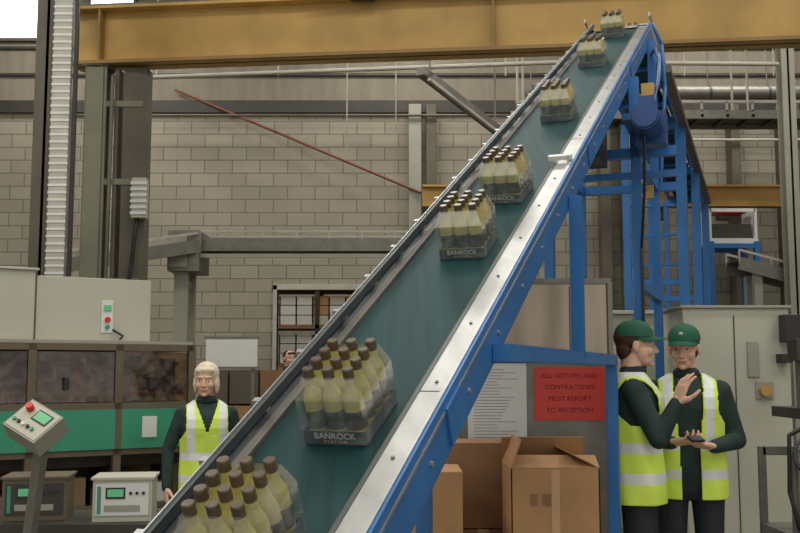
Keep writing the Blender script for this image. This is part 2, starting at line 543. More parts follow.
hcol('steel_column', -3.08, 10.0, 4.64, .22, .24, M_col, ex)
hcol('steel_column', 5.9, 9.05, 4.64, .25, .3, M_col)
def ex2(b):
    b.box(-2.98, -2.83, 8.36, 8.42, .5, 8.1, M_pipe)
    for k in range(120):
        b.box(-2.985, -2.825, 8.355, 8.362, .6+k*.0625, .6+k*.0625+.02, M_white)
    b.box(-2.81, -2.78, 8.38, 8.42, .5, 8.1, M_black)
hcol('steel_column', -3.06, 8.55, 8.19, .2, .22, M_cold, ex2)
hcol('steel_column', 4.84, 12.25, 8.19, .16, .2, M_beiged)
b = MB()
b.ibeam((3.9, 15.45, 4.25), (9.9, 15.45, 4.25), .22, .34, .03, M_yel)
for x in (4.0, 5.0, 7.5): b.box(x, x+.2, 15.5, 15.69, 3.9, 4.1, M_cold)
b.build('runway_beam')
b = MB()
b.ibeam((.35, 15.45, 4.25), (.85, 15.45, 4.25), .22, .34, .03, M_yel)
b.box(.5, .7, 15.5, 15.69, 3.9, 4.1, M_cold)
b.build('runway_beam')
b = MB()
b.tube([(-3.4, 12, 5.12), (1.9, 12, 5.32), (4.65, 12, 5.3)], .028, M_pipe)
b.tube([(-3.4, 12, 5.12), (-3.45, 12, 3.0)], .022, M_pipe)
for x in (-3.0, -1.5, -.65, -.05, 1.3, 3.5, 4.6):
    b.cyl((x, 12, 5.15), (x, 12, 8.195), .01, M_pipe, n=6)
b.tube([(-.65, 12, 5.2), (-.65, 12, 4.2)], .008, M_pipe)
b.tube([(-.05, 12, 5.2), (-.05, 12, 4.4)], .008, M_pipe)
b.build('overhead_pipework')
b = MB()
b.tube([(-3.66, 15.95, 6.1), (.32, 15.66, 4.35)], .022, M_rust)
b.tube([(-5.2, 15.65, 5.6), (9.5, 15.65, 5.6)], .022, M_brown)
b.tube([(3.9, 15.65, 5.2), (9.5, 15.65, 5.2)], .022, M_pipe)
b.tube([(4.6, 15.65, 5.2), (4.6, 15.65, 4.45)], .022, M_pipe)
b.tube([(6.5, 15.65, 5.6), (6.5, 15.65, 3.0)], .03, M_dark)
b.build('wall_conduit')
b = MB()
b.beam((.25, 11.8, 5.15), (1.4, 13.4, 4.75), .12, .1, M_steeld)
b.beam((.35, 11.8, 5.05), (1.5, 13.4, 4.65), .04, .04, M_pipe)
for t in (.1, .9):
    x = .25+1.15*t; y = 11.8+1.6*t
    b.cyl((x, y, 5.1-.4*t), (x, y, 8.195), .012, M_steeld, n=6)
b.build('cable_tray')
b = MB()
for y in (13.5, 14.1):
    b.box(1.6, 9, y, y+.05, 5.0, 5.12, M_steeld)
    b.box(1.6, 9, y, y+.03, 5.22, 5.26, M_pipe)
x = 1.7
while x < 9:
    b.box(x, x+.04, 13.5, 14.15, 5.02, 5.06, M_dark)
    b.box(x, x+.03, 13.5, 13.53, 5.1, 5.24, M_pipe)
    if random.random() < .35:
        b.box(x, x+.14, 13.7, 13.95, 5.09, 5.27, random.choice([M_card, M_dark, M_steeld]))
    x += .35
b.box(1.6, 9, 13.55, 14.1, 5.06, 5.09, M_rail)
for x in (1.7, 3.2, 4.8, 6.4, 8):
    b.cyl((x, 13.5, 5.1), (x, 13.5, 8.195), .018, M_pipe, n=6)
    b.cyl((x, 14.13, 5.1), (x, 14.13, 8.195), .018, M_pipe, n=6)
b.build('hanging_roller_conveyor')
b = MB()
b.cyl((1.9, 14.9, 5.75), (9.6, 14.9, 5.75), .11, M_steeld, n=20)
for x in [2+.9*i for i in range(9)]:
    b.cyl((x, 14.9, 5.75), (x+.03, 14.9, 5.75), .122, M_rail, n=20)
    b.cyl((x, 14.9, 5.85), (x, 14.9, 8.195), .01, M_steeld, n=6)
b.build('ventilation_duct')

def convseg(b, p, q, w=.5):
    p = Vector(p); q = Vector(q)
    d_ = (q-p).normalized(); sd = Vector((d_.y, -d_.x, 0)).normalized()
    for sg in (-1, 1):
        o = sd*sg*w/2
        b.beam(p+o, q+o, .03, .16, M_steeld)
        b.beam(p+o+Vector((0, 0, .17)), q+o+Vector((0, 0, .17)), .03, .03, M_pipe)
        n = int((q-p).length/.4)
        for i in range(n+1):
            c = p+(q-p)*i/n+o
            b.beam(c, c+Vector((0, 0, .17)), .02, .02, M_steel)
    b.beam(p+Vector((0, 0, .05)), q+Vector((0, 0, .05)), w-.04, .02, M_rail)
b = MB()
convseg(b, (-2.6, 13, 3.15), (1.2, 13, 3.15))
convseg(b, (-2.7, 12.8, 3.12), (-4.0, 11.6, 2.75), .45)
b.box(-2.95, -2.55, 12.6, 13.3, 2.8, 3.32, M_steeld)
b.box(-2.93, -2.7, 12.58, 12.6, 2.85, 3.25, M_beiged)
b.box(-2.6, 1.2, 12.7, 12.74, 2.98, 3.03, M_beiged)
for x in (-2.8, .2):
    for y in (12.78, 13.22):
        b.box(x-.09, x+.09, y-.05, y+.05, 0, 3.1, M_beiged)
    b.box(x-.06, x+.06, 12.78, 13.22, 2.6, 2.7, M_beiged)
b.box(-3.98, -3.9, 11.5, 11.7, 0, 2.75, M_beiged)
b.build('transfer_conveyor')
b = MB()
convseg(b, (4.25, 12.7, 2.88), (6.6, 12.7, 2.25))
for x, z in ((4.5, 2.75), (6.4, 2.25)):
    b.box(x-.05, x+.05, 12.5, 12.6, 0, z, M_beiged)
    b.box(x-.05, x+.05, 12.8, 12.9, 0, z, M_beiged)
b.build('transfer_conveyor')
b = MB()
convseg(b, (4.85, 14.3, 2.2), (8, 14.3, 2.2))
for x in (5.0, 6.4, 7.8):
    b.box(x-.04, x+.04, 14.1, 14.5, 0, 2.15, M_dark)
b.build('transfer_conveyor')
b = MB()
X0, X1, Y0, Y1 = 4.62, 5.3, 14.75, 15.3
for x in (X0, X1):
    for y in (Y0, Y1):
        b.box(x-.04, x+.04, y-.04, y+.04, 0, 3.45, M_blue)
for y in (Y0, Y1):
    b.box(X0, X1, y-.03, y+.03, 3.35, 3.42, M_blue)
    b.box(X0, X1, y-.03, y+.03, 2.3, 2.37, M_blue)
b.box(X0-.03, X1+.03, Y0, Y1, 3.42, 3.5, M_white)
b.box(X0+.03, X1-.05, Y0+.05, Y1-.05, 3.5, 3.72, M_dark)
b.box(X0-.02, X0+.02, Y0, Y1, 3.5, 3.95, M_white)
b.box(X1-.02, X1+.02, Y0, Y1, 3.5, 3.95, M_white)
b.box(X0, X1, Y0, Y0+.03, 3.9, 3.95, M_white)
b.box(X0+.1, X1-.1, Y0+.1, Y1-.1, 3.9, 3.93, M_red)
b.build('transfer_station')

# ------------------------------------------------------------ cabinet with notices
b = MB()
b.box(.30, 1.075, 5.14, 5.75, .08, 1.60, M_steeld)
b.box(.28, 1.085, 5.12, 5.77, 1.60, 1.63, M_steeld)
b.box(.30, 1.075, 5.14, 5.75, 1.63, 2.0, M_ssheet)
b.box(.29, 1.085, 5.13, 5.76, 1.99, 2.02, M_steeld)
b.box(.87, .875, 5.134, 5.14, 1.65, 1.98, M_rail)
b.box(1.065, 1.09, 5.12, 5.15, .08, 2.0, M_steeld)
for x in (.34, 1.02):
    for y in (5.2, 5.68):
        b.box(x-.03, x+.03, y-.03, y+.03, 0, .08, M_black)
b.build('stainless_cabinet', bevel=.004)
b = MB()
b.box(.345, .645, 5.1365, 5.139, 1.165, 1.585, M_paper)
for k in range(24):
    L = random.uniform(.12, .23)
    b.box(.375, .375+L, 5.1355, 5.1365, 1.55-k*.0155, 1.553-k*.0155, M_ink)
b.build('paper_notice')
b = MB(); b.box(.685, 1.045, 5.1355, 5.139, 1.295, 1.565, M_sign)
sg = b.build('red_warning_sign')
for k, t_ in enumerate(['ALL VISITORS AND', 'CONTRACTORS', 'MUST REPORT', 'TO RECEPTION']):
    text('sign_lettering_%d' % k, t_, .034, T((.865, 5.1348, 1.52-k*.058)) @ R(90, 'X'), M_inkd, sg)

# ------------------------------------------------------------ cardboard boxes
def carton(b, x0, x1, y0, y1, z0, z1, m, open_=False, tape=True):
    if not open_:
        b.box(x0, x1, y0, y1, z0, z1, m)
        if tape:
            b.box((x0+x1)/2-.025, (x0+x1)/2+.025, y0-.001, y1+.001, z1-.05, z1+.001, M_tape)
        b.box((x0+x1)/2-.001, (x0+x1)/2+.001, y0, y1, z1, z1+.0015, M_cardd)
    else:
        t = .005
        b.box(x0, x1, y0, y0+t, z0, z1, m); b.box(x0, x1, y1-t, y1, z0, z1, m)
        b.box(x0, x0+t, y0, y1, z0, z1, m); b.box(x1-t, x1, y0, y1, z0, z1, m)
        b.box(x0, x1, y0, y1, z0, z0+t, m)
        def flap(p, q, d_, L):
            p = Vector(p); q = Vector(q); d_ = Vector(d_).normalized()*L
            n_ = (q-p).cross(d_).normalized()*.004
            vs = [p, q, q+d_, p+d_]; vs = vs+[v+n_ for v in vs]
            b.add(vs, [(0,1,2,3),(7,6,5,4),(0,4,5,1),(1,5,6,2),(2,6,7,3),(3,7,4,0)], m)
        flap((x0, y0, z1), (x1, y0, z1), (.0, .10, .045), .11)
        flap((x0, y1, z1), (x1, y1, z1), (-.05, -.3, .75), .12)
        flap((x0, y0, z1), (x0, y1, z1), (.18, 0, .5), .13)
        flap((x1, y0, z1), (x1, y1, z1), (-.8, 0, .40), .15)
b = MB()
carton(b, .47, .845, 4.30, 4.68, .75, 1.135, M_card, True)
b.box(.60, .64, 4.2985, 4.2995, .98, 1.03, M_cardd)
b.box(.55, .58, 4.2985, 4.2995, .98, 1.03, M_cardd)
b.box(.64, .675, 4.2985, 4.2995, .76, 1.13, M_tape)
carton(b, .46, .85, 4.29, 4.69, .38, .745, M_card)
carton(b, .46, .85, 4.29, 4.69, .0, .375, M_card)
b.build('open_cardboard_box')
b = MB()
carton(b, .22, .54, 4.74, 5.05, .82, 1.21, M_cardd, tape=False)
carton(b, .22, .55, 4.73, 5.06, .41, .815, M_cardd)
carton(b, .22, .55, 4.73, 5.06, 0, .405, M_cardd)
b.build('cardboard_box')
b = MB()
carton(b, -.10, .265, 4.30, 4.66, .76, 1.12, M_card)
carton(b, -.10, .265, 4.30, 4.66, .38, .755, M_card)
carton(b, -.10, .265, 4.30, 4.66, .0, .375, M_card)
b.build('cardboard_box')

# ------------------------------------------------------------ left packing machine
MM = T((-3.2, 5.9, 0)) @ R(32, 'Z')
b = MB()
xs = [-.9, -.2, .42, 1.0, 1.56, 2.07]
Dp = 1.15
for x in xs:
    b.box(x-.025, x+.025, 0, .05, 0, 1.72, M_brown)
    b.box(x-.025, x+.025, Dp-.05, Dp, 0, 1.72, M_brown)
for z in (.06, .62, .99, 1.29, 1.68):
    b.box(xs[0], xs[-1], 0, .05, z, z+.045, M_brown)
    b.box(xs[0], xs[-1], Dp-.05, Dp, z, z+.045, M_brown)
    for x in (xs[0], xs[-1]-.02):
        b.box(x-.02, x+.03, 0, Dp, z, z+.045, M_brown)
# open topped frame: only narrow strips carry the cabinet
b.box(xs[0], xs[-1], .0, .2, 1.72, 1.745, M_beiged)
b.box(xs[0], xs[-1], .75, .95, 1.72, 1.745, M_beiged)
b.box(xs[0]+.0, xs[-1]+.03, -.012, .0, 1.03, 1.29, M_green)
b.box(xs[-1]+.026, xs[-1]+.035, 0, Dp, 1.03, 1.29, M_green)
for x in xs:
    b.box(x-.02, x+.02, -.016, -.012, 1.03, 1.29, M_brown)
b.box(1.72, 1.82, -.018, -.012, 1.10, 1.24, M_white)
for x0_, x1_ in zip(xs[:-1], xs[1:]):
    b.box(x0_+.03, x1_-.03, .015, .02, 1.34, 1.67, M_tint)
    b.box(x0_+.2, x0_+.23, -.02, .015, 1.42, 1.5, M_black)
    b.box(x0_+.03, x1_-.03, .02, .03, .11, .6, M_dark)
b.box(xs[0], xs[-1], .2, 1.0, .9, 1.0, M_dark)
b.box(xs[0], xs[-1], .12, .16, 1.38, 1.41, M_steel)
b.box(xs[0], xs[-1], .75, .79, 1.5, 1.53, M_steeld)
b.box(xs[0], xs[-1], .25, .27, 1.58, 1.61, M_yeld)
for i in range(26):
    x = xs[0]+.06+i*.113
    b.box(x, x+random.uniform(.03, .09), .2, .7, 1.28, 1.28+random.uniform(.08, .38), random.choice([M_inner, M_steeld, M_inner, M_beiged, M_dark, M_steel, M_cardd]))
    b.cyl((x+.05, .10, 1.36+.07*(i % 3)), (x+.05, .18, 1.36+.07*(i % 3)), .03, random.choice([M_steel, M_inner]), n=12)
    b.box(x, x+.08, .1, .6, .66, .66+random.uniform(.08, .26), random.choice([M_inner, M_steeld, M_black, M_brown, M_white]))
b.box(xs[0], xs[-1], .72, .74, .1, 1.7, M_inner)
b.build('packing_machine', MM)
b = MB()
b.box(-.7, 1.02, .1, .85, 1.746, 2.20, M_beige)
b.box(1.035, 1.80, .12, .8, 1.746, 2.17, M_beige)
b.box(-.72, 1.04, .08, .87, 2.20, 2.215, M_beige)
b.box(1.02, 1.035, .12, .82, 1.746, 2.19, M_brown)
b.box(.28, .50, .094, .1, 1.9, 2.1, M_beiged)
for k in range(9):
    b.box(.29, .49, .088, .094, 1.915+k*.019, 1.923+k*.019, M_steeld)
b.box(1.46, 1.54, .112, .12, 1.8, 2.02, M_white)
b.box(1.475, 1.525, .104, .112, 1.95, 1.99, M_lcd)
b.cyl((1.50, .112, 1.89), (1.50, .09, 1.89), .018, M_red)
b.cyl((1.50, .112, 1.84), (1.50, .09, 1.84), .014, M_green)
b.tube([(1.54, .10, 1.82), (1.60, .08, 1.78), (1.58, .07, 1.76)], .008, M_black)
b.build('control_cabinet', MM, bevel=.006)
MP = T((-1.65, 4.5, 0)) @ R(-28, 'Z')
b = MB()
b.beam((-.14, .05, .02), (0, .08, 1.24), .05, .04, M_steeld)
b.box(-.3, .1, -.12, .25, 0, .02, M_steeld)
Q = T((0, .02, 1.325)) @ R(22, 'Y') @ R(42, 'X') @ Matrix.Scale(.86, 4)
b.box(-.125, .125, -.1, .1, -.11, 0, M_beiged, Q)
b.box(-.115, .115, -.09, .09, 0, .004, M_beige, Q)
b.box(-.02, .09, .0, .07, .004, .007, M_black, Q)
b.box(-.012, .082, .008, .062, .007, .009, M_lcd, Q)
for i in range(5):
    b.cyl(Q @ Vector((-.09+i*.035, -.045, .004)), Q @ Vector((-.09+i*.035, -.045, .016)), .009, [M_green, M_black, M_white, M_black, M_green][i], n=10)
b.cyl(Q @ Vector((-.07, .045, .004)), Q @ Vector((-.07, .045, .04)), .018, M_red, n=14)
b.build('operator_panel', MP, bevel=.003)
b = MB()
b.box(-2.45, -1.15, 4.85, 5.35, .78, .82, M_dark)
for x in (-2.42, -1.2):
    for y in (4.88, 5.3):
        b.box(x-.02, x+.02, y-.02, y+.02, 0, .78, M_black)
b.box(-2.4, -1.2, 4.9, 5.3, .25, .28, M_dark)
b.box(-2.3, -1.9, 4.95, 5.25, .28, .5, M_black)
b.box(-1.75, -1.4, 4.95, 5.25, .28, .45, M_steeld)
b.build('work_bench')
def unit(name, x, y, z, w, d_, h_, m, rz):
    b = MB()
    b.box(-w/2, w/2, -d_/2, d_/2, 0, h_, m)
    b.box(-w/2+.015, w/2-.015, -d_/2-.006, -d_/2, h_*.15, h_*.9, M_white if m == M_beige else M_dark)
    b.box(-w*.28, w*.05, -d_/2-.010, -d_/2-.006, h_*.55, h_*.82, M_black)
    b.box(-w*.25, w*.02, -d_/2-.012, -d_/2-.010, h_*.6, h_*.78, M_lcd)
    for k in range(3):
        b.cyl((w*.14+k*.03, -d_/2-.006, h_*.68), (w*.14+k*.03, -d_/2-.012, h_*.68), .008, M_black, n=8)
    b.box(-w*.42, -w*.36, -d_/2-.010, -d_/2-.006, h_*.2, h_*.85, M_green)
    b.box(-w*.3, w*.3, -d_/2-.009, -d_/2-.006, h_*.25, h_*.4, M_beiged)
    b.box(-w/2-.01, w/2+.01, -d_/2-.008, d_/2+.01, h_, h_+.012, m)
    return b.build(name, T((x, y, z)) @ R(rz, 'Z'), bevel=.004)
unit('label_printer', -1.36, 5.05, .821, .28, .25, .20, M_beige, 8)
unit('label_printer', -1.80, 5.08, .821, .30, .26, .20, M_brown, 10)

# ------------------------------------------------------------ whiteboard + pallets mid left
b = MB()
b.box(-1.74, -1.28, 9.0, 9.02, 1.58, 1.83, M_white)
b.box(-1.76, -1.26, 8.995, 9.025, 1.56, 1.58, M_steeld)
b.box(-1.76, -1.26, 8.995, 9.025, 1.83, 1.85, M_steeld)
for x in (-1.72, -1.32):
    b.box(x-.015, x+.015, 9.02, 9.05, 0, 1.84, M_steeld)
    b.box(x-.02, x+.02, 8.8, 9.3, 0, .03, M_steeld)
b.build('whiteboard')
for px in (-2.05, -1.0):
    b = MB()
    for k in range(3):
        b.box(px, px+.95, 10.2+k*.42, 10.2+k*.42+.1, .0, .1, M_cardd)
    b.box(px, px+.95, 10.2, 11.15, .1, .13, M_cardd)
    for i in range(3):
        for k in range(4):
            zt = .13+k*.36
            if not (k == 3 and i == 2 and px > -1.5):
                b.box(px+.01+i*.31, px+.30+i*.31, 10.22, 11.1, zt, zt+.34, random.choice([M_card, M_cardd, M_cold]))
    b.build('pallet_stack')

# ------------------------------------------------------------ right-hand machinery
b = MB()
b.box(1.98, 2.72, 7.0, 7.6, .05, 1.98, M_beige)
b.box(1.96, 2.74, 6.98, 7.62, 1.98, 2.0, M_beiged)
b.box(2.33, 2.338, 6.992, 7.0, .1, 1.93, M_rail)
b.box(2.42, 2.50, 6.985, 7.0, 1.5, 1.75, M_beiged)
b.cyl((2.53, 7.0, 1.41), (2.53, 6.95, 1.41), .04, M_yel, n=16)
b.box(2.47, 2.59, 6.985, 7.0, 1.35, 1.47, M_beiged)
for x in (2.05, 2.60):
    b.box(x, x+.06, 7.1, 7.2, 0, .05, M_black)
    b.box(x, x+.06, 7.4, 7.5, 0, .05, M_black)
b.box(2.64, 2.76, 6.86, 6.98, 1.74, 1.93, M_black)
b.box(2.62, 2.70, 6.9, 7.0, 1.6, 1.66, M_black)
b.build('electrical_cabinet', bevel=.005)
b = MB()
b.box(1.45, 2.9, 8.1, 8.9, .0, 2.0, M_beiged)
b.box(1.43, 2.92, 8.08, 8.92, 2.0, 2.03, M_beige)
b.box(1.6, 2.2, 8.09, 8.1, .3, 1.8, M_beige)
b.box(2.0, 2.05, 8.07, 8.09, 1.1, 1.25, M_black)
b.build('machine_enclosure', bevel=.005)
b = MB()
for x in (2.14, 2.52):
    for y in (5.5, 6.0):
        b.box(x-.02, x+.02, y-.02, y+.02, 0, 1.52 if x > 2.3 else 1.1, M_steeld)
b.box(2.14, 2.52, 5.48, 5.52, 1.05, 1.1, M_steeld)
b.box(2.14, 2.52, 5.98, 6.02, 1.05, 1.1, M_steeld)
b.box(2.12, 2.75, 5.5, 6.0, .6, .66, M_steeld)
b.box(2.14, 2.2, 5.45, 5.55, .66, 1.12, M_beiged)
# hand wheel with rim and spokes
for k in range(24):
    a1 = 2*math.pi*k/24; a2 = 2*math.pi*(k+1)/24
    b.capsule((2.2+.10*math.cos(a1), 5.40, 1.10+.10*math.sin(a1)), (2.2+.10*math.cos(a2), 5.40, 1.10+.10*math.sin(a2)), .012, .012, M_rail, 8, 2)
for k in range(5):
    a1 = 2*math.pi*k/5+.3
    b.capsule((2.2, 5.40, 1.10), (2.2+.10*math.cos(a1), 5.40, 1.10+.10*math.sin(a1)), .008, .008, M_steeld, 8, 2)
b.cyl((2.2, 5.38, 1.10), (2.2, 5.48, 1.10), .028, M_steel, n=14)
b.cyl((2.36, 5.42, .84), (2.36, 5.47, .84), .08, M_dark, n=24)
b.box(2.2, 2.7, 5.5, 5.98, 1.28, 1.34, M_dark)
b.box(2.20, 2.28, 5.48, 5.6, 1.34, 1.72, M_steeld)
b.box(2.16, 2.32, 5.46, 5.6, 1.60, 1.72, M_dark)
b.box(2.32, 2.75, 5.5, 5.9, 1.34, 1.62, M_beiged)
b.cyl((2.36, 5.49, 1.48), (2.36, 5.42, 1.48), .04, M_steel, n=16)
b.box(2.22, 2.26, 5.44, 5.48, .66, 1.3, M_dark)
b.tube([(2.24, 5.44, 1.28), (2.10, 5.46, 1.2), (2.09, 5.46, .9), (2.14, 5.46, .7)], .012, M_black)
b.tube([(2.34, 5.42, 1.6), (2.22, 5.44, 1.4), (2.28, 5.44, 1.25)], .010, M_black)
b.build('wrapping_machine', bevel=.003)

# ------------------------------------------------------------ people
def realise(mb, voxel, it, name):
    me = mb.mesh(name)
    ob = bpy.data.objects.new('tmp', me)
    scn.collection.objects.link(ob)
    r = ob.modifiers.new('r', 'REMESH'); r.mode = 'VOXEL'; r.voxel_size = voxel; r.use_smooth_shade = True
    if it:
        sm = ob.modifiers.new('s', 'SMOOTH'); sm.factor = .5; sm.iterations = it
    dg = bpy.context.evaluated_depsgraph_get(); dg.update()
    out = bpy.data.meshes.new_from_object(ob.evaluated_get(dg))
    out.name = name
    bpy.data.objects.remove(ob)
    out.materials.clear()
    out.polygons.foreach_set('use_smooth', [True]*len(out.polygons))
    return out

def segd(c, p, q):
    d_ = q-p
    t = max(0, min(1, (c-p).dot(d_)/d_.length_squared))
    return (c-(p+d_*t)).length, t

def hand(parent, wrist, f, n, side, curl=18, spread=1.0, scale=1.0):
    W = Vector(wrist); f = Vector(f).normalized(); n = Vector(n)
    n = (n-f*n.dot(f)).normalized(); l = f.cross(n)*side
    mb = MB()
    s = scale
    def P_(a, b_, c): return W+(f*a+l*b_+n*c)*s
    mb.capsule(P_(-.015, 0, 0), P_(.02, 0, 0), .023*s, .023*s, M_skin)
    kn = [(.092, .030, .060, .072), (.097, .010, .066, .080), (.092, -.010, .062, .074), (.083, -.029, .050, .060)]
    for kx, ky, _, _ in kn:
        mb.capsule(P_(.012, ky*.55, 0), P_(kx, ky, 0), .016*s, .0115*s, M_skin)
    for i, (kx, ky, _, L) in enumerate(kn):
        p = P_(kx, ky, 0)
        ang = math.radians(curl*.6); an = (ky*spread*4)
        for j, fr in enumerate((.45, .30, .25)):
            d_ = (f*math.cos(ang)+n*math.sin(ang)+l*an).normalized()
            q = p+d_*L*fr*s
            r0 = (.0095-.001*j)*s*(.88 if i == 3 else 1)
            mb.capsule(p, q, r0, r0-.001*s, M_skin, 10, 3)
            p = q; ang += math.radians(curl*(1.1+.15*i))
    p = P_(.02, .02, .006)
    for d_, L, r in (((.55, .75, .25), .045, .0155), ((.75, .55, .3), .036, .0115), ((.9, .25, .32), .028, .010)):
        dd = (f*d_[0]+l*d_[1]+n*d_[2]).normalized()
        q = p+dd*L*s
        mb.capsule(p, q, r*s, (r-.0015)*s, M_skin, 10, 3)
        p = q
    me = realise(mb, .0034, 2, 'hand'); me.materials.append(M_skin)
    return put(me, 'hand', parent=parent)

def person(name, loc, rz, scale, arms, yaw=0, tilt=0, cap=False, hair=M_hairb, woman=False, vest=True, open_v=True, legs=None,
           top=M_jump, gap=.022):
    root = bpy.data.objects.new(name, None)
    root.empty_display_size = .2
    scn.collection.objects.link(root)
    root.matrix_basis = T(loc) @ R(rz, 'Z') @ Matrix.Scale(scale, 4)
    sw = .93 if woman else 1.0
    mb = MB()
    mb.loft([(.82, 0, .11, .085), (.87, 0, .162, .11), (.95, .0, .176*(1.03 if woman else 1), .122), (1.04, 0, .160*sw, .110), (1.12, 0, .153*sw, .106),
             (1.22, -.004, .166*sw, .117), (1.31, -.008, .182*sw, .124), (1.38, -.002, .186*sw, .112), (1.425, .006, .160*sw, .092), (1.455, .012, .115*sw, .074),
             (1.48, .018, .070, .062), (1.52, .016, .056, .055)], M_jump)
    legs = legs or [(-.10, 0), (.10, 0)]
    for sx, fy in ((-1, legs[0][1]), (1, legs[1][1])):
        hx = .092*sx; fx = legs[0][0] if sx < 0 else legs[1][0]
        mb.capsule((hx, 0, .88), (hx*1.05, -.015+fy*.5, .49), .092, .066, M_jump)
        mb.capsule((hx*1.05, -.015+fy*.5, .49), (fx, .012+fy, .11), .066, .054, M_jump)
        mb.capsule((fx, .03+fy, .047), (fx*1.12, -.15+fy, .038), .046, .038, M_jump)
    armseg = []
    for sx, (el, wr) in zip((-1, 1), arms):
        sh = Vector((.172*sx*sw, .008, 1.392)); el = Vector(el); wr = Vector(wr)
        mb.capsule((.09*sx, .012, 1.415), sh, .052, .058*sw, M_jump)
        mb.capsule(sh, el, .062*sw, .050*sw, M_jump)
        mb.capsule(el, wr, .050*sw, .037*sw, M_jump)
        armseg += [(sh, el, .060, .047), (el, wr, .047, .034)]
    me = realise(mb, .0095, 5, 'body')
    for m in (top, M_trou, M_shoe): me.materials.append(m)
    for p in me.polygons:
        z = p.center.z
        isarm = any(segd(p.center, a, b_)[0] < .075 and abs(p.center.x) > .15 or (segd(p.center, a, b_)[0] < .062) for a, b_, _, _ in armseg)
        p.material_index = 2 if z < .085 else (1 if z < .88 and not isarm else 0)
    put(me, 'body', parent=root)
    if vest:
        n = 168
        rings = [(.83, 0, .190, .140), (.90, 0, .192, .142), (.97, 0, .190, .139), (1.05, 0, .184, .132), (1.13, 0, .180, .127), (1.22, -.004, .184, .134), (1.30, -.008, .196, .141),
                 (1.36, -.004, .202, .134), (1.405, .004, .196, .114), (1.435, .01, .168, .095), (1.462, .013, .128, .083), (1.485, .016, .09, .076)]
        fine = []
        for i in range(len(rings)-1):
            st_ = max(4, int((rings[i+1][0]-rings[i][0])/.005))
            for t in range(st_):
                u = t/st_
                fine.append(tuple(rings[i][k]*(1-u)+rings[i+1][k]*u for k in range(4)))
        fine.append(rings[-1])
        VV = []; FF = []; MI_ = []
        for z, cy, rx, ry in fine:
            rx = rx*sw+.004
            for k in range(n):
                a = 2*math.pi*k/n
                ca, sa = math.cos(a), math.sin(a)
                wv = .004*math.sin(a*7+z*9)*(1 if z < 1.25 else .3)
                VV.append(((rx+wv)*math.copysign(abs(ca)**.85, ca), cy+(ry+wv)*math.copysign(abs(sa)**.85, sa), z))
        for i in range(len(fine)-1):
            zc = (fine[i][0]+fine[i+1][0])/2
            for k in range(n):
                k2 = (k+1) % n
                q = [i*n+k, i*n+k2, (i+1)*n+k2, (i+1)*n+k]
                cx = sum(VV[j][0] for j in q)/4; cy = sum(VV[j][1] for j in q)/4
                front = cy < 0
                if zc > 1.22 and abs(cx) > (.150 if zc > 1.28 else .150+(1.28-zc)*.6) * (sw if woman else 1): continue
                if open_v and front and abs(cx) < min(gap+max(0, zc-1.12)*.12, .075): continue
                if (not open_v) and front and zc > 1.26 and abs(cx) < (zc-1.26)*.36: continue
                if zc > 1.47 and abs(cx) < .03: continue
                FF.append(q)
                st = .93 < zc < .985 or 1.08 < zc < 1.135 or (zc > 1.135 and .082 < abs(cx) < .130)
                MI_.append(1 if st else 0)
        vm = bpy.data.meshes.new('vest'); vm.from_pydata(VV, [], FF)
        vm.materials.append(M_vest); vm.materials.append(M_refl)
        vm.polygons.foreach_set('material_index', MI_)
        vm.polygons.foreach_set('use_smooth', [True]*len(FF)); vm.update()
        ob = put(vm, 'hivis_vest', parent=root)
        so = ob.modifiers.new('solid', 'SOLIDIFY'); so.thickness = .006; so.offset = 0
    HM = T((0, .012, 1.50)) @ R(yaw, 'Z') @ R(tilt, 'X') @ T((0, -.022, .128))
    hp = bpy.data.objects.new('head', None); hp.empty_display_size = .1
    scn.collection.objects.link(hp); hp.parent = root; hp.matrix_basis = HM
    mb = MB()
    mb.ell((0, .015, .03), (.074, .092, .085), M_skin)
    mb.ell((0, -.022, -.03), (.061, .066, .074), M_skin)
    mb.ell((0, -.034, -.076), (.045, .048, .036), M_skin)
    mb.ell((0, -.070, -.097), (.02, .017, .015), M_skin)
    nl = -.100 if woman else -.104
    mb.capsule((0, -.086, .004), (0, nl, -.034), .0075, .010 if woman else .0115, M_skin)
    for sx in (-1, 1):
        mb.ell((.011*sx, -.093, -.038), (.008, .009, .007), M_skin)
        mb.ell((.036*sx, -.060, -.032), (.022, .022, .026), M_skin)
        mb.ell((.077*sx, .012, -.01), (.009, .019, .031), M_skin)
        mb.capsule((.012*sx, -.083, .022), (.046*sx, -.066, .022), .009, .008, M_skin)
    mb.capsule((-.019, -.081, -.063), (.019, -.081, -.063), .007, .007, M_skin)
    mb.capsule((-.015, -.079, -.073), (.015, -.079, -.073), .008, .008, M_skin)
    mb.capsule((0, .028, -.06), (0, .03, -.175), .053, .056, M_skin)
    me = realise(mb, .0042, 3, 'face')
    me.materials.append(M_skin); me.materials.append(M_lip)
    for p in me.polygons:
        c = p.center
        if abs(c.x) < .023 and -.077 < c.z < -.060 and c.y < -.080: p.material_index = 1
    put(me, 'face', parent=hp)
    mb = MB()
    for sx in (-1, 1):
        mb.ell((.030*sx, -.0715, .0), (.0125, .0105, .0065), M_eyew, 14)
        mb.ell((.030*sx, -.0795, .0), (.0055, .004, .0055), M_iris, 12)
        mb.capsule((.018*sx, -.0895, .024), (.043*sx, -.078, .025), .003, .0025, M_hairb if not woman else M_hairw, 8, 2)
    mb.build('eyes', parent=hp)
    mb = MB()
